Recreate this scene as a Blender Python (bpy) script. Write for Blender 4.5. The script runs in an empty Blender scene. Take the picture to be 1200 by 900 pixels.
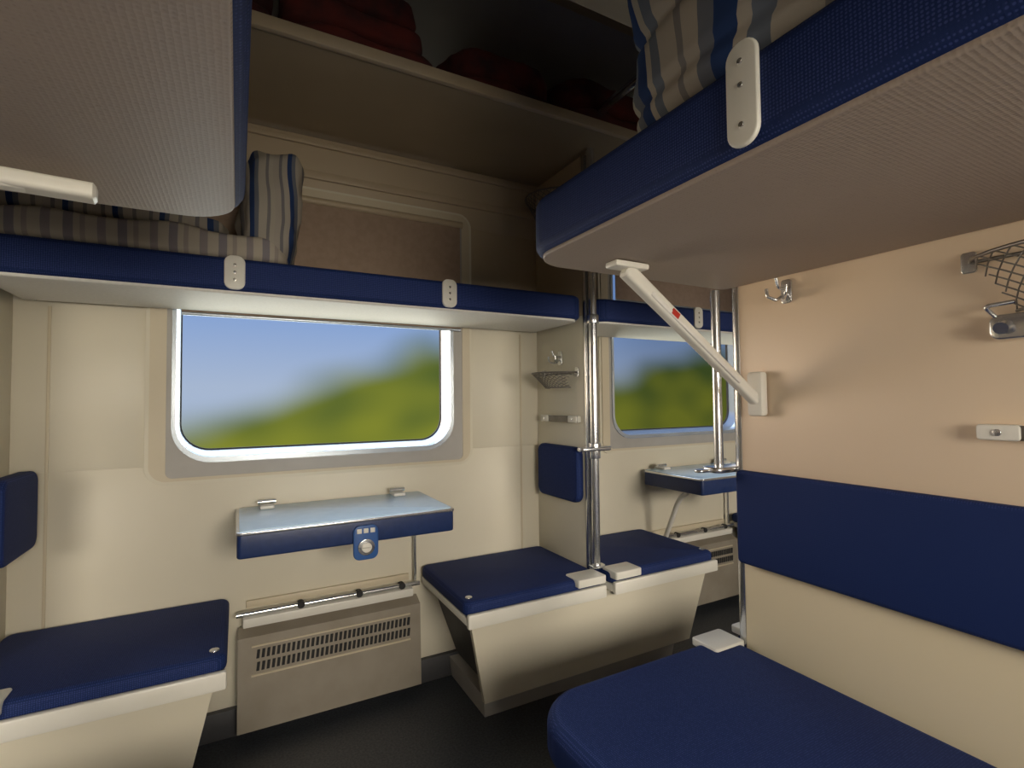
import bpy, bmesh, math, random
from mathutils import Vector, Matrix, noise
random.seed(4)
H=1.11          # camera height; all z below are relative to eye level
PITCH=1.82
scene=bpy.context.scene
scene.view_settings.view_transform='Standard'
COL=bpy.context.collection

# ------------------------------------------------------------------ materials
def lin(c): 
    return tuple(((v/255)/12.92 if v/255<=.04045 else ((v/255+.055)/1.055)**2.4) for v in c)
def base_mat(name,col,rough=.5,metal=0,spec=.5):
    m=bpy.data.materials.new(name);m.use_nodes=True
    b=m.node_tree.nodes["Principled BSDF"]
    b.inputs["Base Color"].default_value=(*col,1);b.inputs["Roughness"].default_value=rough
    b.inputs["Metallic"].default_value=metal;b.inputs["Specular IOR Level"].default_value=spec
    return m,m.node_tree,b
def noisy(name,c1,c2,scale,rough=.5,metal=0,bump=0.,bscale=None,detail=3,spec=.5):
    m,nt,b=base_mat(name,c1,rough,metal,spec)
    tc=nt.nodes.new("ShaderNodeTexCoord");n=nt.nodes.new("ShaderNodeTexNoise");n.inputs["Scale"].default_value=scale;n.inputs["Detail"].default_value=detail
    nt.links.new(tc.outputs["Object"],n.inputs["Vector"])
    r=nt.nodes.new("ShaderNodeValToRGB");r.color_ramp.elements[0].color=(*c1,1);r.color_ramp.elements[1].color=(*c2,1)
    r.color_ramp.elements[0].position=.35;r.color_ramp.elements[1].position=.65
    nt.links.new(n.outputs["Fac"],r.inputs["Fac"]);nt.links.new(r.outputs["Color"],b.inputs["Base Color"])
    if bump:
        n2=nt.nodes.new("ShaderNodeTexNoise");n2.inputs["Scale"].default_value=bscale or scale;nt.links.new(tc.outputs["Object"],n2.inputs["Vector"])
        bp=nt.nodes.new("ShaderNodeBump");bp.inputs["Strength"].default_value=bump;bp.inputs["Distance"].default_value=.002
        nt.links.new(n2.outputs["Fac"],bp.inputs["Height"]);nt.links.new(bp.outputs["Normal"],b.inputs["Normal"])
    return m
def dotted(name,c1,c2,scale,thr,rough,bump=.3):
    m,nt,b=base_mat(name,c1,rough,0,.3)
    tc=nt.nodes.new("ShaderNodeTexCoord");v=nt.nodes.new("ShaderNodeTexVoronoi");v.inputs["Scale"].default_value=scale;v.inputs["Randomness"].default_value=.15
    nt.links.new(tc.outputs["Object"],v.inputs["Vector"])
    r=nt.nodes.new("ShaderNodeValToRGB");r.color_ramp.elements[0].color=(*c2,1);r.color_ramp.elements[1].color=(*c1,1)
    r.color_ramp.elements[0].position=thr;r.color_ramp.elements[1].position=thr+.15
    nt.links.new(v.outputs["Distance"],r.inputs["Fac"]);nt.links.new(r.outputs["Color"],b.inputs["Base Color"])
    bp=nt.nodes.new("ShaderNodeBump");bp.inputs["Strength"].default_value=bump;bp.inputs["Distance"].default_value=.0015
    nt.links.new(v.outputs["Distance"],bp.inputs["Height"]);nt.links.new(bp.outputs["Normal"],b.inputs["Normal"])
    return m
def striped(name,axis,freq,stops,dist=.02,ns=7):
    m,nt,b=base_mat(name,(.5,.5,.5),.85,0,.2)
    tc=nt.nodes.new("ShaderNodeTexCoord");n=nt.nodes.new("ShaderNodeTexNoise");n.inputs["Scale"].default_value=ns;n.inputs["Detail"].default_value=0;nt.links.new(tc.outputs["Object"],n.inputs["Vector"])
    sp=nt.nodes.new("ShaderNodeSeparateXYZ");nt.links.new(tc.outputs["Object"],sp.inputs[0])
    a=nt.nodes.new("ShaderNodeMath");a.operation='MULTIPLY_ADD';nt.links.new(n.outputs["Fac"],a.inputs[0]);a.inputs[1].default_value=dist
    nt.links.new(sp.outputs[axis],a.inputs[2])
    k=nt.nodes.new("ShaderNodeMath");k.operation='MULTIPLY';nt.links.new(a.outputs[0],k.inputs[0]);k.inputs[1].default_value=freq
    f=nt.nodes.new("ShaderNodeMath");f.operation='FRACT';nt.links.new(k.outputs[0],f.inputs[0])
    r=nt.nodes.new("ShaderNodeValToRGB");r.color_ramp.interpolation='CONSTANT'
    while len(r.color_ramp.elements)<len(stops): r.color_ramp.elements.new(.5)
    for e,(p,c) in zip(r.color_ramp.elements,stops): e.position=p;e.color=(*c,1)
    nt.links.new(f.outputs[0],r.inputs["Fac"]);nt.links.new(r.outputs["Color"],b.inputs["Base Color"])
    return m
CREAM=noisy("cream_laminate",(.71,.66,.53),(.74,.69,.56),3,.42)
CREAM2=noisy("cream_panel",(.64,.56,.41),(.67,.59,.44),3,.45)
UPPER=noisy("cream_upper_shaded",(.50,.40,.27),(.53,.43,.30),3,.45)  # cream darkened: the dimness above the berths is put into the colour
SHELF=noisy("shelf_laminate",(.36,.29,.19),(.40,.32,.21),3,.5)
WARM=noisy("cream_partition_glow_tint",(.84,.68,.50),(.87,.71,.53),2,.38)  # cream partition with the warm glow tinted into its colour
WARM2=noisy("cream_lower_partition",(.78,.68,.46),(.80,.70,.49),2,.38)
WHITE=noisy("off_white_plastic",(.80,.78,.70),(.84,.82,.75),5,.35)
NAVY=dotted("navy_upholstery",(.006,.021,.105),(.034,.056,.20),230,.26,.75)
NAVYP=noisy("navy_vinyl",(.010,.030,.12),(.014,.036,.14),60,.4,bump=.2)
BEIGE=dotted("beige_leatherette",(.42,.345,.29),(.32,.265,.225),170,.25,.55,.5)
BEIGEW=noisy("pale_leatherette",(.82,.80,.76),(.77,.75,.71),120,.5,bump=.2)
CHROME=noisy("brushed_steel",(.70,.71,.73),(.78,.79,.80),20,.22,.95)
WIRE=noisy("dark_wire",(.20,.18,.16),(.26,.24,.22),20,.4,.7)
GREYM=noisy("grey_window_frame",(.42,.40,.37),(.46,.44,.41),8,.45)
RIM=noisy("window_rim",(.58,.65,.72),(.64,.71,.78),8,.25,.6)
HEAT=noisy("heater_enamel",(.33,.29,.23),(.37,.33,.27),10,.4,.2)
DARK=noisy("dark_gap",(.02,.02,.022),(.03,.03,.03),10,.8)
DGREY=noisy("dark_grey_baseboard_shade",(.05,.05,.055),(.07,.07,.075),10,.6)  # baseboard grey, also painted shade below the side seats
FLOOR=noisy("grey_linoleum",(.028,.034,.044),(.08,.09,.108),140,.45,bump=.15,detail=5)
CEILM=noisy("ceiling_panel",(.36,.35,.34),(.40,.39,.38),3,.6)
TOP=noisy("table_laminate_sky_tint",(.60,.78,.93),(.64,.82,.97),30,.2)  # white laminate, sky reflection painted in as a blue base colour
BLIND=noisy("roller_blind_fabric",(.34,.245,.18),(.38,.275,.205),50,.8,bump=.2)
BLANK=noisy("dark_red_wool",(.15,.022,.018),(.05,.018,.02),9,.95,bump=.4,bscale=120)
BLUEP=noisy("blue_plastic",(.03,.10,.33),(.04,.12,.36),10,.35)
RED=noisy("red_sticker",(.55,.03,.02),(.5,.03,.02),10,.5)
STOP=[(0,(.38,.34,.29)),(.16,(.18,.17,.18)),(.24,(.38,.34,.29)),(.38,(.025,.05,.14)),(.50,(.14,.15,.18)),(.60,(.40,.36,.30)),(.80,(.20,.19,.19)),(.88,(.40,.36,.30))]
STX=striped("striped_ticking_x",0,9,[(0,(.46,.41,.34)),(.22,(.28,.25,.25)),(.38,(.46,.41,.34)),(.60,(.24,.22,.24)),(.78,(.46,.41,.34)),(.9,(.34,.30,.27))],.015)
STF=striped("striped_ticking_flap",0,9.5,STOP,.03)
STY=striped("striped_ticking_y",1,5.0,[(0,(.38,.34,.29)),(.17,(.13,.15,.19)),(.30,(.38,.34,.29)),(.38,(.02,.045,.14)),(.55,(.14,.15,.18)),(.68,(.38,.34,.29)),(.84,(.20,.19,.19)),(.92,(.38,.34,.29))],.16,3.0)
def glass():
    m=bpy.data.materials.new("window_glass");m.use_nodes=True;nt=m.node_tree;nt.nodes.clear()
    t=nt.nodes.new("ShaderNodeBsdfTransparent");t.inputs[0].default_value=(.97,.98,.98,1);o=nt.nodes.new("ShaderNodeOutputMaterial")
    nt.links.new(t.outputs[0],o.inputs[0]);return m
GLASS=glass()

# ------------------------------------------------------------------ helpers
def mk(name,verts,faces,mat,parent=None,smooth=True,ang=35):
    me=bpy.data.meshes.new(name);bm=bmesh.new()
    vs=[bm.verts.new((v[0],v[1],v[2]+H)) for v in verts]
    for f in faces:
        try: bm.faces.new([vs[i] for i in f])
        except ValueError: pass
    bmesh.ops.recalc_face_normals(bm,faces=bm.faces);bm.to_mesh(me);bm.free()
    if smooth:
        for p in me.polygons:p.use_smooth=True
        me.set_sharp_from_angle(angle=math.radians(ang))
    me.materials.append(mat);ob=bpy.data.objects.new(name,me);COL.objects.link(ob)
    if parent: ob.parent=parent
    return ob
def empty(name):
    e=bpy.data.objects.new(name,None);COL.objects.link(e);e.empty_display_size=.1;return e
def rr(a0,a1,b0,b1,r,ins=0,seg=6):
    if not isinstance(r,(list,tuple)): r=[r]*4
    a0+=ins;a1-=ins;b0+=ins;b1-=ins
    out=[]
    for (ca,cb,sa,sb,st),rad in zip([(a1,b1,-1,-1,0),(a0,b1,1,-1,90),(a0,b0,1,1,180),(a1,b0,-1,1,270)],r):
        rad=max(rad-ins,.0005)
        for i in range(seg+1):
            t=math.radians(st+90*i/seg);out.append((ca+sa*rad+rad*math.cos(t),cb+sb*rad+rad*math.sin(t)))
    return out
def mp(axis,a,b,c):
    return {'z':(a,b,c),'x':(c,a,b),'y':(a,c,b)}[axis]
def prism(name,a0,a1,b0,b1,c0,c1,axis,r,e,mat,parent=None,seg=6,es=4):
    if e<=0: lv=[(c0,0),(c1,0)]
    else:
        lv=[(c0+e*(1-math.cos(math.pi/2*k/es)),e*(1-math.sin(math.pi/2*k/es))) for k in range(es+1)]
        lv+=[(c1-(c-c0),i) for c,i in lv[::-1]]
    vs=[];fs=[]
    for c,i in lv:
        vs+= [mp(axis,a,b,c) for a,b in rr(a0,a1,b0,b1,r,i,seg)]
    n=4*(seg+1)
    for k in range(len(lv)-1):
        for j in range(n): fs.append((k*n+j,k*n+(j+1)%n,(k+1)*n+(j+1)%n,(k+1)*n+j))
    fs.append(tuple(range(n)));fs.append(tuple((len(lv)-1)*n+j for j in range(n)))
    return mk(name,vs,fs,mat,parent)
def box(name,x0,x1,y0,y1,z0,z1,mat,parent=None,e=.003):
    e=min(e,(x1-x0)/3,(y1-y0)/3,(z1-z0)/3)
    return prism(name,x0,x1,y0,y1,z0,z1,'z',e,e,mat,parent,seg=2,es=2)
def ring(name,o,i,y0,y1,mat,parent,ro=.05,ri=.1,seg=8,i2=None,ri2=None):
    """frame in the xz plane: outer rect o, inner rounded rect i (x0,x1,z0,z1)"""
    O=rr(*o,ro,0,seg);I=rr(*i,ri,0,seg);I2=rr(*(i2 or i),ri2 or ri,0,seg);n=len(O)
    vs=[(a,y0,b) for a,b in O]+[(a,y0,b) for a,b in I]+[(a,y1,b) for a,b in I2]+[(a,y1,b) for a,b in O]
    fs=[]
    for k in range(4):
        for j in range(n):
            k2=(k+1)%4;fs.append((k*n+j,k*n+(j+1)%n,k2*n+(j+1)%n,k2*n+j))
    return mk(name,vs,fs,mat,parent)
def tube(name,pts,r,mat,parent=None,cyc=False,res=3,extra=None):
    cu=bpy.data.curves.new(name,'CURVE');cu.dimensions='3D';cu.bevel_depth=r;cu.bevel_resolution=res;cu.use_fill_caps=True
    for P in ([pts]+(extra or [])):
        s=cu.splines.new('POLY');s.points.add(len(P)-1)
        for q,p in zip(s.points,P): q.co=(p[0],p[1],p[2]+H,1)
        s.use_cyclic_u=cyc
        s.use_smooth=True
    cu.materials.append(mat);ob=bpy.data.objects.new(name,cu);COL.objects.link(ob)
    if parent: ob.parent=parent
    return ob
def bend(pts,r=.05,n=6):
    out=[Vector(pts[0])]
    for i in range(1,len(pts)-1):
        p=Vector(pts[i]);a=(Vector(pts[i-1])-p).normalized();b=(Vector(pts[i+1])-p).normalized()
        A=p+a*r;B=p+b*r
        for k in range(n+1):
            t=k/n;out.append((1-t)**2*A+2*t*(1-t)*p+t*t*B)
    out.append(Vector(pts[-1]));return out
def obar(name,p0,p1,w,h,mat,parent,r=.006,up=(0,1,0),taper=1.):
    """rounded bar from p0 to p1; w along up axis, h along the third"""
    p0=Vector(p0);p1=Vector(p1);d=(p1-p0);L=d.length;d.normalize();u=Vector(up);s=d.cross(u).normalized();u=s.cross(d)
    vs=[];fs=[];sec=rr(-w/2,w/2,-h/2,h/2,r,0,3);n=len(sec)
    for t,k in ((0,.7),(.01,1),(.99,taper),(1,taper*.7)):
        for a,b in sec: vs.append(tuple(p0+d*L*t+u*a*k+s*b*k))
    for k in range(3):
        for j in range(n): fs.append((k*n+j,k*n+(j+1)%n,(k+1)*n+(j+1)%n,(k+1)*n+j))
    fs+=[tuple(range(n)),tuple(3*n+j for j in range(n))]
    return mk(name,vs,fs,mat,parent)
def soft(name,x0,x1,y0,y1,z0,z1,mat,parent=None,p=5,amp=.012,fr=7,n=22,shear=(0,0),crease=0):
    bm=bmesh.new();bmesh.ops.create_cube(bm,size=2);bmesh.ops.subdivide_edges(bm,edges=bm.edges[:],cuts=n,use_grid_fill=True)
    cx,cy,cz=(x0+x1)/2,(y0+y1)/2,(z0+z1)/2;sx,sy,sz=(x1-x0)/2,(y1-y0)/2,(z1-z0)/2
    vs=[]
    for v in bm.verts:
        q=v.co.copy();k=(abs(q.x)**p+abs(q.y)**p+abs(q.z)**p)**(1/p);q/=k
        w=Vector((cx+q.x*sx,cy+q.y*sy,cz+q.z*sz));nz=noise.noise(w*fr)*amp+noise.noise(w*fr*3)*amp*.35
        if crease: nz-=crease*max(0,math.cos(q.z*math.pi*3))**6*.5
        w+=Vector((q.x,q.y,q.z*.4 if q.z<0 else q.z))*nz
        w.x+=shear[0]*(w.z-z0);w.y+=shear[1]*(w.z-z0);w.z=max(w.z,z0)
        vs.append(tuple(w))
    fs=[tuple(v.index for v in f.verts) for f in bm.faces];bm.free()
    return mk(name,vs,fs,mat,parent,ang=80)

# ------------------------------------------------------------------ room shell
XA,XB=-2.45,6.6;YB=-.92;D=2.0;ZC=1.50;ZF=-H
box("floor",XA,XB,YB-.1,D+.12,ZF-.06,ZF,FLOOR,e=0.001)
box("ceiling",XA,XB,YB-.1,D+.12,ZC,ZC+.06,CEILM,e=0.001)
box("wall_left_end",XA-.05,XA,YB-.1,D+.12,ZF,ZC,CREAM,e=.001)
box("wall_right_end",XB,XB+.05,YB-.1,D+.12,ZF,ZC,CREAM,e=.001)
BAYS=[-1,0,1,2]
def windowed_wall(name,y0,y1,zt):
    w=empty(name)
    zb=-.20;zm=.36
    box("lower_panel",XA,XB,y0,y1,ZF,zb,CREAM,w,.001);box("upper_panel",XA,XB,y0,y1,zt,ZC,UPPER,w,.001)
    xs=[XA]
    for b in BAYS: xs+=[b*PITCH-.195,b*PITCH+.80]
    xs.append(XB)
    for i in range(0,len(xs),2):
        box("pier",xs[i],xs[i+1],y0,y1,zb,zm,CREAM,w,.0005);box("pier_upper",xs[i],xs[i+1],y0,y1,zm,zt,UPPER,w,.0005)  # upper piers split off to carry the painted shade
    return w
windowed_wall("wall_window_side",D,D+.09,.745)
windowed_wall("wall_back",YB-.09,YB,.745)
# curved cove above luggage shelf
vs=[];fs=[];N=10
for i in range(N+1):
    t=math.pi/2*i/N;y=1.52+.475*math.cos(t);z=1.12+.375*math.sin(t);vs+=[(XA,y,z),(XB,y,z)]
for i in range(N): fs.append((2*i,2*i+1,2*i+3,2*i+2))
mk("trim_ceiling_cove",vs,fs,CEILM)
box("trim_ceiling_edge",XA,XB,1.46,1.52,1.455,1.498,SHELF)
box("baseboard_window_side",XA,XB,1.975,1.999,ZF,ZF+.09,DGREY)

# ------------------------------------------------------------------ fittings
def basket(xw,y0,y1,zr,zb,out,par=None):
    g=par or empty("wire_net_basket");n=26
    def P(t,v):
        s=max(math.sin(math.pi*t),0)**.55
        y=y0+(y1-y0)*t;ym=(y0+y1)/2;y=ym+(y-ym)*(1-.35*v)
        return (xw-.004-out*s*(1-.55*v),y,zr+(zb-zr)*v)
    tube("rim",[P(i/n,0) for i in range(n+1)]+[(xw-.004,y0,zr)],.0035,WIRE,g)
    tube("bottom_wire",[P(i/n,1) for i in range(n+1)],.003,WIRE,g)
    L=[]
    K=13
    for k in range(-5,K+1):
        for sgn in (1,-1):
            pl=[]
            for j in range(7):
                v=j/6;t=(k+ (v*5 if sgn>0 else 5-v*5))/K
                if 0<=t<=1: pl.append(P(t,v))
            if len(pl)>1:L.append(pl)
    tube("net",L[0],.0014,WIRE,g,extra=L[1:],res=1)
    for y in (y0,y1): prism("mount",y-.012,y+.012,zr-.02,zr+.02,xw-.008,xw-.001,'x',.006,.002,CHROME,g)
    return g
def hook(xw,y,z,name="coat_hook"):
    g=empty(name)
    prism("plate",y-.014,y+.014,z-.025,z+.035,xw-.007,xw-.001,'x',.008,.002,CHROME,g)
    for dy in (-.02,.02):
        tube("prong",bend([(xw-.006,y,z),(xw-.03,y+dy*.5,z-.018),(xw-.045,y+dy*1.2,z-.008),(xw-.045,y+dy*1.3,z+.012)],.006),.004,CHROME,g)
    tube("upper_prong",bend([(xw-.006,y,z+.01),(xw-.035,y,z+.01),(xw-.045,y,z+.035)],.008),.004,CHROME,g)
def towel_bar(xw,y0,y1,z):
    g=empty("towel_bar")
    prism("bar",y0,y1-.055,z-.013,z+.013,xw-.022,xw-.018,'x',.003,.001,WIRE,g)
    for y in (y0+.03,y1-.03):
        prism("end_plate",y-.03,y+.03,z-.014,z+.014,xw-.026,xw-.001,'x',.006,.003,WHITE,g)
        prism("bolt",y-.006,y+.006,z-.006,z+.006,xw-.029,xw-.025,'x',.005,.001,CHROME,g)
def latch(g,mpt,front,h0,h1,axis,wid=.022):
    c=mpt;lo,hi=(front-.007,front+.004)
    prism("belt_plate",c-wid,c+wid,h0,h1,lo,hi,axis,.02,.003,WHITE,g)
    for f in (.28,.5,.72):
        z=h0+(h1-h0)*f
        prism("rivet",c-.004,c+.004,z-.004,z+.004,lo-.0015,lo+.002,axis,.0038,.0005,CHROME,g,seg=3)

# ------------------------------------------------------------------ side (aisle) bays
def window(ox,idx,blind_bottom,y=D,sgn=1):
    g=empty("window_%d"%idx)
    Y=lambda d:y+sgn*d
    f=lambda a,b,c,d:(ox+a,ox+b,c,d)
    ring("casing",f(-.262,.878,-.262,.80),f(-.203,.830,-.238,.752),Y(-.012),Y(0),CREAM,g,.06,.02)
    ring("casing_bead",f(-.250,.866,-.250,.79),f(-.205,.832,-.24,.754),Y(-.017),Y(-.010),CREAM2,g,.05,.02)
    ring("frame_plate",f(-.205,.832,-.240,.754),f(-.186,.786,-.190,.735),Y(-.014),Y(.012),GREYM,g,.02,.115)
    ring("rim",f(-.190,.790,-.194,.739),f(-.178,.776,-.176,.728),Y(-.022),Y(.02),RIM,g,.118,.105)
    ring("reveal",f(-.192,.795,-.198,.742),f(-.182,.780,-.182,.730),Y(.0),Y(.075),RIM,g,.118,.108,i2=f(-.172,.768,-.158,.724),ri2=.09)
    ring("gasket",f(-.192,.798,-.198,.742),f(-.170,.766,-.155,.722),Y(.072),Y(.084),DARK,g,.06,.088)
    mk("pane",[(ox-.19,Y(.078),-.19),(ox+.79,Y(.078),-.19),(ox+.79,Y(.078),.74),(ox-.19,Y(.078),.74)],[(0,1,2,3)],GLASS,g,False)
    ya,yb=sorted((Y(-.028),Y(-.024)))
    box("blind",ox-.165,ox+.82,ya,yb,blind_bottom,.735,BLIND,g,.001)
    tube("blind_bar",[(ox-.165,Y(-.026),blind_bottom),(ox+.82,Y(-.026),blind_bottom)],.006,RIM,g)
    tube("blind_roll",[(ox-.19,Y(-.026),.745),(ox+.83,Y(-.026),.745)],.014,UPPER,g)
    return g
def table(ox,b):
    g=empty("fold_down_table");x0,x1,y0,y1=ox+.0,ox+.64,1.605,1.975
    prism("core",x0,x1,y0,y1,-.430,-.362,'z',.012,.006,NAVYP,g)
    prism("metal_edge",x0-.003,x1+.003,y0-.003,y1,-.366,-.356,'z',.014,.003,CHROME,g)
    prism("top",x0+.006,x1-.006,y0+.006,y1-.004,-.358,-.353,'z',.012,.001,TOP,g)
    for x in (x0+.09,x1-.10):
        box("hinge",x-.022,x+.022,1.90,1.972,-.353,-.342,WHITE,g);tube("hinge_pin",[(x-.028,1.94,-.334),(x+.028,1.94,-.334)],.007,CHROME,g)
    prism("lock_plate",ox+.31,ox+.385,-.478,-.374,1.592,1.603,'y',.02,.003,BLUEP,g)
    prism("lock_ring",ox+.322,ox+.373,-.464,-.414,1.586,1.594,'y',.0255,.002,CHROME,g)
    prism("lock_knob",ox+.332,ox+.363,-.454,-.424,1.580,1.588,'y',.0155,.002,WHITE,g)
    for k in range(3): box("lock_slot",ox+.320+k*.02,ox+.334+k*.02,1.589,1.595,-.397,-.383,WHITE,g,.001)
    tube("support_rod",[(x1-.02,1.975,-.43),(x1-.02,1.975,-.70)],.006,CHROME,g)
    if b>=1: tube("curved_support",bend([(x0+.02,1.70,-.425),(x0+.06,1.80,-.48),(x0+.06,1.90,-.70)],.05),.012,WHITE,g)
    return g
def heater(ox):
    g=empty("convection_heater");x0,x1=ox+.005,ox+.625
    yf=1.925
    vs=[(x0,yf+.0,-.775),(x1,yf,-.775),(x1,1.975,-.755),(x0,1.975,-.755),(x0,yf-.012,-1.075),(x1,yf-.012,-1.075),(x1,1.975,-1.09),(x0,1.975,-1.09)]
    mk("casing",vs,[(0,1,2,3),(0,1,5,4),(4,5,6,7),(1,2,6,5),(0,3,7,4)],HEAT,g,False)
    V=[];F=[]
    for row,(za,zb) in enumerate([(-.845,-.818),(-.885,-.858)]):
        for i in range(34):
            x=x0+.055+i*.0155;yy=yf-.002+(-.775-za)*-.04
            k=len(V);V+=[(x,yy-.002,za),(x+.009,yy-.002,za),(x+.012,yy-.001,zb),(x+.003,yy-.001,zb),(x,yy+.01,za),(x+.009,yy+.01,za),(x+.012,yy+.01,zb),(x+.003,yy+.01,zb)]
            F+=[(k,k+1,k+2,k+3),(k,k+1,k+5,k+4),(k+1,k+2,k+6,k+5),(k+2,k+3,k+7,k+6),(k+3,k,k+4,k+7)]
    mk("grille_slots",V,F,DARK,g,False)
    box("grille_lip",x0+.04,x1-.04,yf-.006,yf,-.808,-.803,CREAM2,g);box("grille_lip",x0+.04,x1-.04,yf-.010,yf,-.902,-.896,CREAM2,g)
    h=empty("heating_pipe_rail")
    box("rail",ox+.02,ox+.60,1.93,1.998,-.745,-.715,WHITE,h);box("upper_rail",ox+.03,ox+.60,1.985,1.998,-.700,-.675,CREAM2,h)
    tube("pipe",[(ox+.0,1.95,-.705),(ox+.63,1.95,-.705)],.009,CHROME,h)
    for x in (.20,.40,.56): prism("bolt",ox+x-.012,ox+x+.012,-.716,-.692,1.938,1.966,'y',.011,.003,DARK,h)
def upper_side_berth(ox):
    g=empty("upper_side_berth");x0,x1,y0,y1=ox-.565,ox+1.19,1.60,1.955
    prism("cushion",x0,x1,y0,y1,.316,.408,'z',[.01,.01,.05,.06],.016,NAVY,g)
    prism("underside",x0+.014,x1-.014,y0+.014,y1,.308,.322,'z',[.01,.01,.04,.05],.004,BEIGEW,g)
    for x in (ox-.01,ox+.625): latch(g,x,y0,.318,.402+.01,'y',.026)
    for x in (x0+.01,x1-.03): box("wall_hinge",x,x+.03,y1-.005,1.985,.31,.36,CHROME,g)
def bench(c):
    g=empty("side_seat_pair")
    for s,a,b in ((0,c-.577,c-.018),(1,c+.018,c+.577)):
        prism("cushion",a,b,1.53,1.985,-.695,-.648,'z',[.03,.03,.03,.03],.016,NAVY,g)
        box("front_rail",a+.004,b,1.512,1.532,-.728,-.682,WHITE,g,.006)
        box("seat_board",a+.004,b-.004,1.53,1.985,-.72,-.694,WHITE,g,.003)
        q0,q1=(b-.13,b-.005) if s==0 else (a+.005,a+.13)
        prism("corner_plate",q0,q1,1.507,1.595,-.672,-.643,'z',.008,.004,WHITE,g)
        cx=a+.03 if s==0 else b-.03
        prism("corner_bolt",cx-.012,cx+.012,1.56,1.584,-.66,-.644,'z',.011,.002,CHROME,g)
    def trap(nm,hw0,hw1,yf0,yf1,z0,z1,mat,yb=1.99):
        vs=[]
        for z,hw,yf in ((z0,hw0,yf0),(z1,hw1,yf1)):
            ye=yb if yb>1.9 else yf+.02
            vs+=[(c-hw,yf,z),(c+hw,yf,z),(c+hw,ye,z),(c-hw,ye,z)]
        mk(nm,vs,[(0,1,2,3),(4,5,6,7),(0,1,5,4),(1,2,6,5),(2,3,7,6),(3,0,4,7)],mat,g,False)
    trap("front_panel",.482,.550,1.590,1.551,-1.02,-.72,CREAM,1.6)
    trap("seat_shade_box",.42,.53,1.612,1.575,-1.03,-.72,DGREY)  # dark box added to stand in for the shade below the seats
    trap("plinth",.45,.46,1.66,1.65,ZF,-1.03,GREYM)
    return g
def partition_side(c,i):
    g=empty("side_partition")
    box("panel",c-.015,c+.015,1.63,1.999,-.72,.34,CREAM,g,.004)
    box("panel_upper",c-.015,c+.015,1.63,1.999,.34,.985,UPPER,g,.004)  # upper part in the darkened cream, shade painted in
    box("edge_trim",c-.018,c+.018,1.622,1.640,-.70,.985,CHROME,g,.005)
    for s,q0,q1 in ((-1,.016,.052),(1,.045,.090)):
        p=empty("backrest_pad");lo,hi=sorted((c+s*q0,c+s*q1))
        prism("pad",1.71 if s>0 else 1.645,1.965 if s>0 else 1.945,-.405,-.185,lo,hi,'x',.035,.012,NAVY,p)
        if s>0:
            for y in (1.74,1.88): box("mount",c+.016,c+.047,y,y+.04,-.34,-.26,CHROME,p)
    q=g
    tube("grab_pole",bend([(c,1.598,-.64),(c,1.598,1.115),(c,.955,1.125)],.12,10),.0165,CHROME,q,res=5)
    prism("pole_foot",c-.03,c+.03,1.568,1.62,-.64,-.632,'z',.02,.002,CHROME,q)
    prism("collar",c-.075,c+.075,1.575,1.622,-.196,-.180,'z',.02,.005,CHROME,q)
    prism("collar_sleeve",c-.022,c+.022,1.576,1.62,-.225,-.165,'z',.02,.004,CHROME,q)
    prism("upper_collar",c-.024,c+.024,1.574,1.622,.30,.335,'z',.022,.004,CHROME,q)
    basket(c-.016,1.68,1.93,.115,.055,.12)
    basket(c-.016,1.66,1.95,.86,.74,.14)
    hook(c-.016,1.80,.175);towel_bar(c-.016,1.66,1.93,-.075)
n=1
for b in BAYS:
    ox=b*PITCH
    window(ox,n,.30 if b==0 else .50);n+=1
    table(ox,b);heater(ox);upper_side_berth(ox)
    for x in (-.50,1.12): box("trim_wall_seam",ox+x-.004,ox+x+.004,1.996,2.0,-.7,.3,CREAM2,None,.001)
    c=ox+1.223;bench(c);partition_side(c,b)
for b in BAYS:
    window(b*PITCH,n,.30,y=YB,sgn=-1);n+=1  # unseen rear blinds, lowered to keep window light off the upper wall
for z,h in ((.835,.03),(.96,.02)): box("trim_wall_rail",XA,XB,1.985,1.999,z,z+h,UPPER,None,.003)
g=empty("side_luggage_shelf")
box("shelf_board",XA,XB,1.47,1.998,.995,1.010,SHELF,g)
box("front_lip",XA,XB,1.452,1.474,.990,1.028,UPPER,g,.006)

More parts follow.
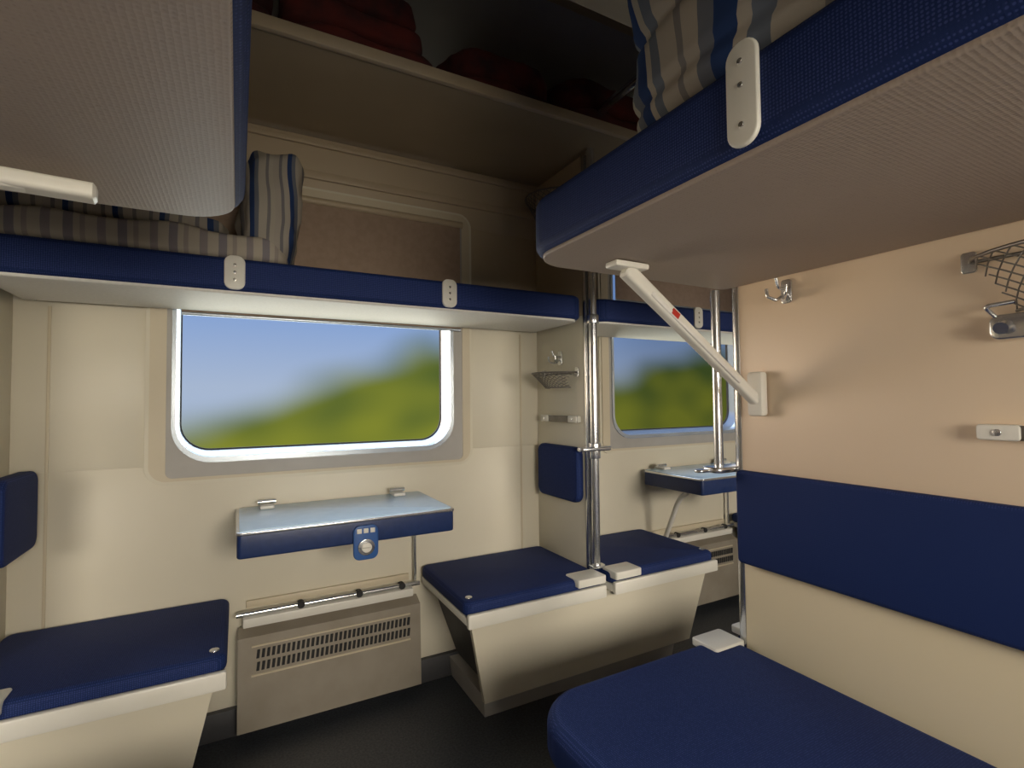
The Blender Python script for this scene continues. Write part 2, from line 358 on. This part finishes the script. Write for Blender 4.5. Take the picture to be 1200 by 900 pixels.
# ------------------------------------------------------------------ compartments
def comp_partition(c,i):
    g=empty("compartment_partition")
    box("panel",c-.015,c+.015,YB,.935,ZF,ZC,WARM,g,.003)
    for s in (-1,1):
        a,b=sorted((c+s*.015,c+s*.018));box("lower_panel",a,b,YB+.01,.925,ZF+.01,-.42,WARM2,g,.001)
    box("edge_trim",c-.019,c+.019,.925,.948,ZF,ZC,CHROME,g,.006)
    tube("end_pole",[(c-.038,.985,-.185),(c-.038,.985,.306)],.0125,CHROME,g,res=5)
    prism("end_bracket",c-.093,c+.027,.94,1.005,-.200,-.185,'z',.022,.005,CHROME,g)
    prism("end_bracket_lobe",c-.133,c-.063,.965,.995,-.198,-.190,'z',.014,.003,CHROME,g)
def lower_berth(xw,s):
    g=empty("lower_berth")
    xf=xw+s*.645;a,b=sorted((xw+s*.004,xf))
    r=[.02,.13,.02,.02] if s<0 else [.13,.02,.02,.02]
    prism("cushion",a,b,YB+.05,.995,-.745,-.652,'z',r,.028,NAVY,g,seg=10,es=6)
    a2,b2=sorted((xw+s*.004,xf-s*.02));prism("board",a2,b2,YB+.05,.975,-.765,-.742,'z',[v*.9 for v in r],.004,WHITE,g,seg=10)
    a3,b3=sorted((xw+s*.004,xf-s*.10));box("storage_box",a3,b3,YB+.05,.86,ZF,-.762,CREAM,g)
    a4,b4=sorted((xw+s*.005,xw+s*.115));prism("corner_plate",a4,b4,.925,1.01,-.665,-.645,'z',.008,.003,WHITE,g)
    k=empty("berth_backrest");a5,b5=sorted((xw+s*.002,xw+s*.032))
    prism("pad",YB+.05,.925,-.434,-.190,a5,b5,'x',.012,.010,NAVY,k)
def upper_berth(xw,s):
    g=empty("upper_berth")
    xf=xw+s*(.655 if s<0 else .590);a,b=sorted((xw+s*.006,xf))
    r=[.02,.10,.02,.02] if s<0 else [.09,.02,.02,.02]
    prism("cushion",a,b,YB+.06,.985,.312,.432,'z',r,.022,NAVY,g,seg=10)
    a2,b2=sorted((xw+s*.006,xf-s*.014));prism("underside",a2,b2,YB+.06,.971,.306,.322,'z',[v*.88 for v in r],.004,BEIGE,g,seg=10)
    lo,hi=sorted((xf,xf+s*.008))
    prism("belt_plate",.385,.43,.312,.445,lo,hi,'x',.021,.003,WHITE,g)
    for z in (.335,.385,.415): prism("rivet",.404,.411,z,z+.007,min(xf,xf+s*.010),max(xf,xf+s*.010),'x',.003,.0005,CHROME,g,seg=3)
    return g
def arm(xw,s):
    g=empty("berth_support_arm");y=.865
    obar("arm",(xw+s*.455,y,.290),(xw+s*.022,y,-.005),.030,.034,WHITE,g,.008,taper=.85)
    obar("arm_groove",(xw+s*.39,y-.014,.240),(xw+s*.10,y-.014,.043),.008,.012,BEIGEW,g,.003)
    box("top_bracket",*sorted((xw+s*.495,xw+s*.40)),y-.02,y+.02,.290,.304,WHITE,g,.005)
    box("wall_bracket",*sorted((xw+s*.002,xw+s*.03)),y-.022,y+.022,-.045,.07,WHITE,g,.008)
    obar("sticker",(xw+s*.33,y-.0165,.2045),(xw+s*.31,y-.0165,.191),.004,.016,RED,g,.002)
for i,c in enumerate([-.597,1.223,3.043,4.863]):
    comp_partition(c,i)
    lower_berth(c-.019,-1);lower_berth(c+.019,1);upper_berth(c-.015,-1);upper_berth(c+.015,1)
    arm(c-.015,-1)
    if i!=0: arm(c+.015,1)
    sh=empty("compartment_luggage_shelf")
    box("board",c-.62,c-.016,YB,1.005,.985,1.003,CREAM2,sh,.004);box("board",c+.016,c+.60,YB,1.005,.985,1.003,CREAM2,sh,.004)
    box("lip",c-.63,c-.61,YB,1.01,.98,1.02,CREAM,sh,.004);box("lip",c+.59,c+.61,YB,1.01,.98,1.02,CREAM,sh,.004)
g=empty("berth_support_arm")
obar("arm",(-.170,.865,.286),(-.50,.835,.288),.034,.022,WHITE,g,.006)
obar("arm_lower",(-.24,.86,.280),(-.50,.80,.262),.022,.010,WHITE,g,.004)
obar("hinge",(-.27,.83,.278),(-.33,.79,.262),.03,.012,CHROME,g,.004)
tube("hinge_pin",[(-.28,.79,.268),(-.28,.86,.268)],.007,CHROME,g)
hook(1.208,.785,.262)
basket(1.208,.06,.425,.250,.150,.10)
g=empty("reading_lamp")
prism("plate",.33,.395,.10,.145,1.185,1.206,'x',.015,.004,CHROME,g);tube("knob",[(1.184,.372,.125),(1.165,.372,.118)],.011,CHROME,g);tube("loop",bend([(1.19,.385,.14),(1.17,.395,.16),(1.19,.36,.165)],.01),.004,CHROME,g)
towel_bar(1.208,-.10,.418,-.064)

# ------------------------------------------------------------------ mattresses and blankets
g=empty("folded_mattress")
soft("lower_fold",-.56,.135,1.625,1.945,.409,.495,STX,g,p=6,amp=.010,n=20)
soft("upper_fold",-.56,-.03,1.66,1.945,.490,.550,STF,g,p=5,amp=.012,n=20)
soft("end_flap",-.005,.160,1.63,1.93,.42,.775,STF,g,p=4,amp=.03,n=20,shear=(.06,0))
g=empty("rolled_mattress")
soft("roll",.575,1.17,.0,.675,.434,.76,STY,g,p=9,amp=.022,fr=5,n=32,crease=.02)
soft("pillow",.60,1.15,.08,.72,.74,.965,STY,g,p=3.5,amp=.03,fr=6,n=24)
def pile(L):
    g=empty("blanket_pile")
    for a,b,z0,z1 in L: soft("blanket",a,b,1.53,1.85,z0,z1,BLANK,g,p=5,amp=.02,n=14)
pile([(-.45,.10,1.012,1.13),(-.42,.08,1.12,1.24),(.10,.56,1.012,1.12),(.10,.52,1.11,1.20),(.12,.50,1.19,1.30)])
pile([(.60,1.05,1.012,1.11),(.62,1.02,1.10,1.22),(1.03,1.62,1.012,1.13),(1.05,1.55,1.12,1.24)])

# ------------------------------------------------------------------ world (blurred passing landscape + sky)
w=bpy.data.worlds.new("passing_landscape");scene.world=w;w.use_nodes=True;nt=w.node_tree;nt.nodes.clear()
N_=nt.nodes.new;Lk=nt.links.new
def mth(op,a,b=None,c=None):
    m=N_("ShaderNodeMath");m.operation=op
    for i,v in enumerate((a,b,c)):
        if v is None: continue
        if isinstance(v,(int,float)): m.inputs[i].default_value=v
        else: Lk(v,m.inputs[i])
    return m.outputs[0]
tc=N_("ShaderNodeTexCoord");sp=N_("ShaderNodeSeparateXYZ");Lk(tc.outputs["Generated"],sp.inputs[0])
ya=mth('MAXIMUM',mth('ABSOLUTE',sp.outputs[1]),.08);s=mth('DIVIDE',sp.outputs[0],ya);t=mth('DIVIDE',sp.outputs[2],ya)
s01=mth('MULTIPLY_ADD',s,1/3,1/3)
fc=N_("ShaderNodeFloatCurve");cv=fc.mapping.curves[0]
P=[(-1,.03),(-.1,-.03),(.02,-.005),(.12,.045),(.20,.07),(.30,.11),(.37,.13),(.6,.10),(.8,.055),(.95,.10),(1.1,.14),(1.3,.13),(2,.12)]
pts=[((a+1)/3,b+.5) for a,b in P]
cv.points[0].location=pts[0];cv.points[-1].location=pts[-1]
for p in pts[1:-1]: cv.points.new(*p)
fc.mapping.update();Lk(s01,fc.inputs["Value"])
cmb=N_("ShaderNodeCombineXYZ");Lk(s,cmb.inputs[0]);Lk(mth('MULTIPLY',t,1.6),cmb.inputs[1])
n1=N_("ShaderNodeTexNoise");n1.inputs["Scale"].default_value=7;n1.inputs["Detail"].default_value=0;Lk(cmb.outputs[0],n1.inputs["Vector"])
h=mth('ADD',mth('SUBTRACT',fc.outputs[0],.5),mth('MULTIPLY_ADD',n1.outputs["Fac"],.05,-.025))
mr=N_("ShaderNodeMapRange");mr.interpolation_type='SMOOTHSTEP';Lk(mth('SUBTRACT',t,h),mr.inputs[0]);mr.inputs[1].default_value=-.06;mr.inputs[2].default_value=.04
sky=N_("ShaderNodeValToRGB");sky.color_ramp.elements[0].position=0.03;sky.color_ramp.elements[0].color=(*lin((168,184,210)),1);sky.color_ramp.elements[1].position=.2;sky.color_ramp.elements[1].color=(*lin((122,156,212)),1)
Lk(mth('ADD',t,0.0),sky.inputs[0])
n2=N_("ShaderNodeTexNoise");n2.inputs["Scale"].default_value=9;n2.inputs["Detail"].default_value=0;Lk(cmb.outputs[0],n2.inputs["Vector"])
gr=N_("ShaderNodeValToRGB");gr.color_ramp.elements[0].position=.0;gr.color_ramp.elements[0].color=(*lin((128,134,48)),1);gr.color_ramp.elements[1].position=1;gr.color_ramp.elements[1].color=(*lin((76,94,46)),1)
gf=mth('ADD',mth('MULTIPLY_ADD',t,4.0,.35),mth('MULTIPLY_ADD',n2.outputs["Fac"],1.3,-.62));Lk(gf,gr.inputs[0])
mx=N_("ShaderNodeMixRGB");Lk(mr.outputs[0],mx.inputs[0]);Lk(gr.outputs[0],mx.inputs[1]);Lk(sky.outputs[0],mx.inputs[2])
dk=N_("ShaderNodeMapRange");dk.interpolation_type='SMOOTHSTEP';Lk(s,dk.inputs[0]);dk.inputs[1].default_value=.5;dk.inputs[2].default_value=1.0;dk.inputs[3].default_value=1.0;dk.inputs[4].default_value=.55
bg=N_("ShaderNodeBackground");Lk(dk.outputs[0],bg.inputs[1]);Lk(mx.outputs[0],bg.inputs[0]);wo=N_("ShaderNodeOutputWorld");Lk(bg.outputs[0],wo.inputs[0])

# ------------------------------------------------------------------ lights
def sun(name,d,st,ang,col):
    l=bpy.data.lights.new(name,'SUN');l.energy=st;l.angle=math.radians(ang);l.color=col
    o=bpy.data.objects.new(name,l);COL.objects.link(o);o.rotation_euler=Vector(d).to_track_quat('-Z','Y').to_euler()
sun("sky_light",(.05,-1,-.50),3.0,70,(.80,.90,1.0))
sun("underside_fill",(.0,-1,.45),2.6,70,(1,.97,.88))  # upward fill lamp added to brighten the berth undersides
sun("warm_partition_fill",(.75,-1,-.05),2.5,45,(1,.73,.49))  # warm fill lamp added to brighten the right partition
for b in (-1,0,1,2):
    l=bpy.data.lights.new("window_daylight",'AREA');l.shape='RECTANGLE';l.size=1.0;l.size_y=1.3;l.energy=47;l.color=(1,.89,.74);l.spread=math.radians(110)
    o=bpy.data.objects.new("window_daylight",l);COL.objects.link(o);o.location=(b*PITCH+.30,YB-.45,.34+H)
    o.rotation_euler=Vector((0,1,-.42)).to_track_quat('-Z','Y').to_euler()

# ------------------------------------------------------------------ camera
f,th,ph,ro=596.4,.4942,.0338,-.01
F=Vector((math.sin(th)*math.cos(ph),math.cos(th)*math.cos(ph),math.sin(ph)));R=Vector((math.cos(th),-math.sin(th),0));U=R.cross(F)
R2=R*math.cos(ro)+U*math.sin(ro);U2=-R*math.sin(ro)+U*math.cos(ro)
cam=bpy.data.cameras.new("camera");cam.sensor_width=36;cam.lens=f/1200*36;cam.clip_start=.02
co=bpy.data.objects.new("camera",cam);COL.objects.link(co)
M=Matrix((R2,U2,-F)).transposed().to_4x4();M.translation=Vector((0,0,H));co.matrix_world=M
scene.camera=co
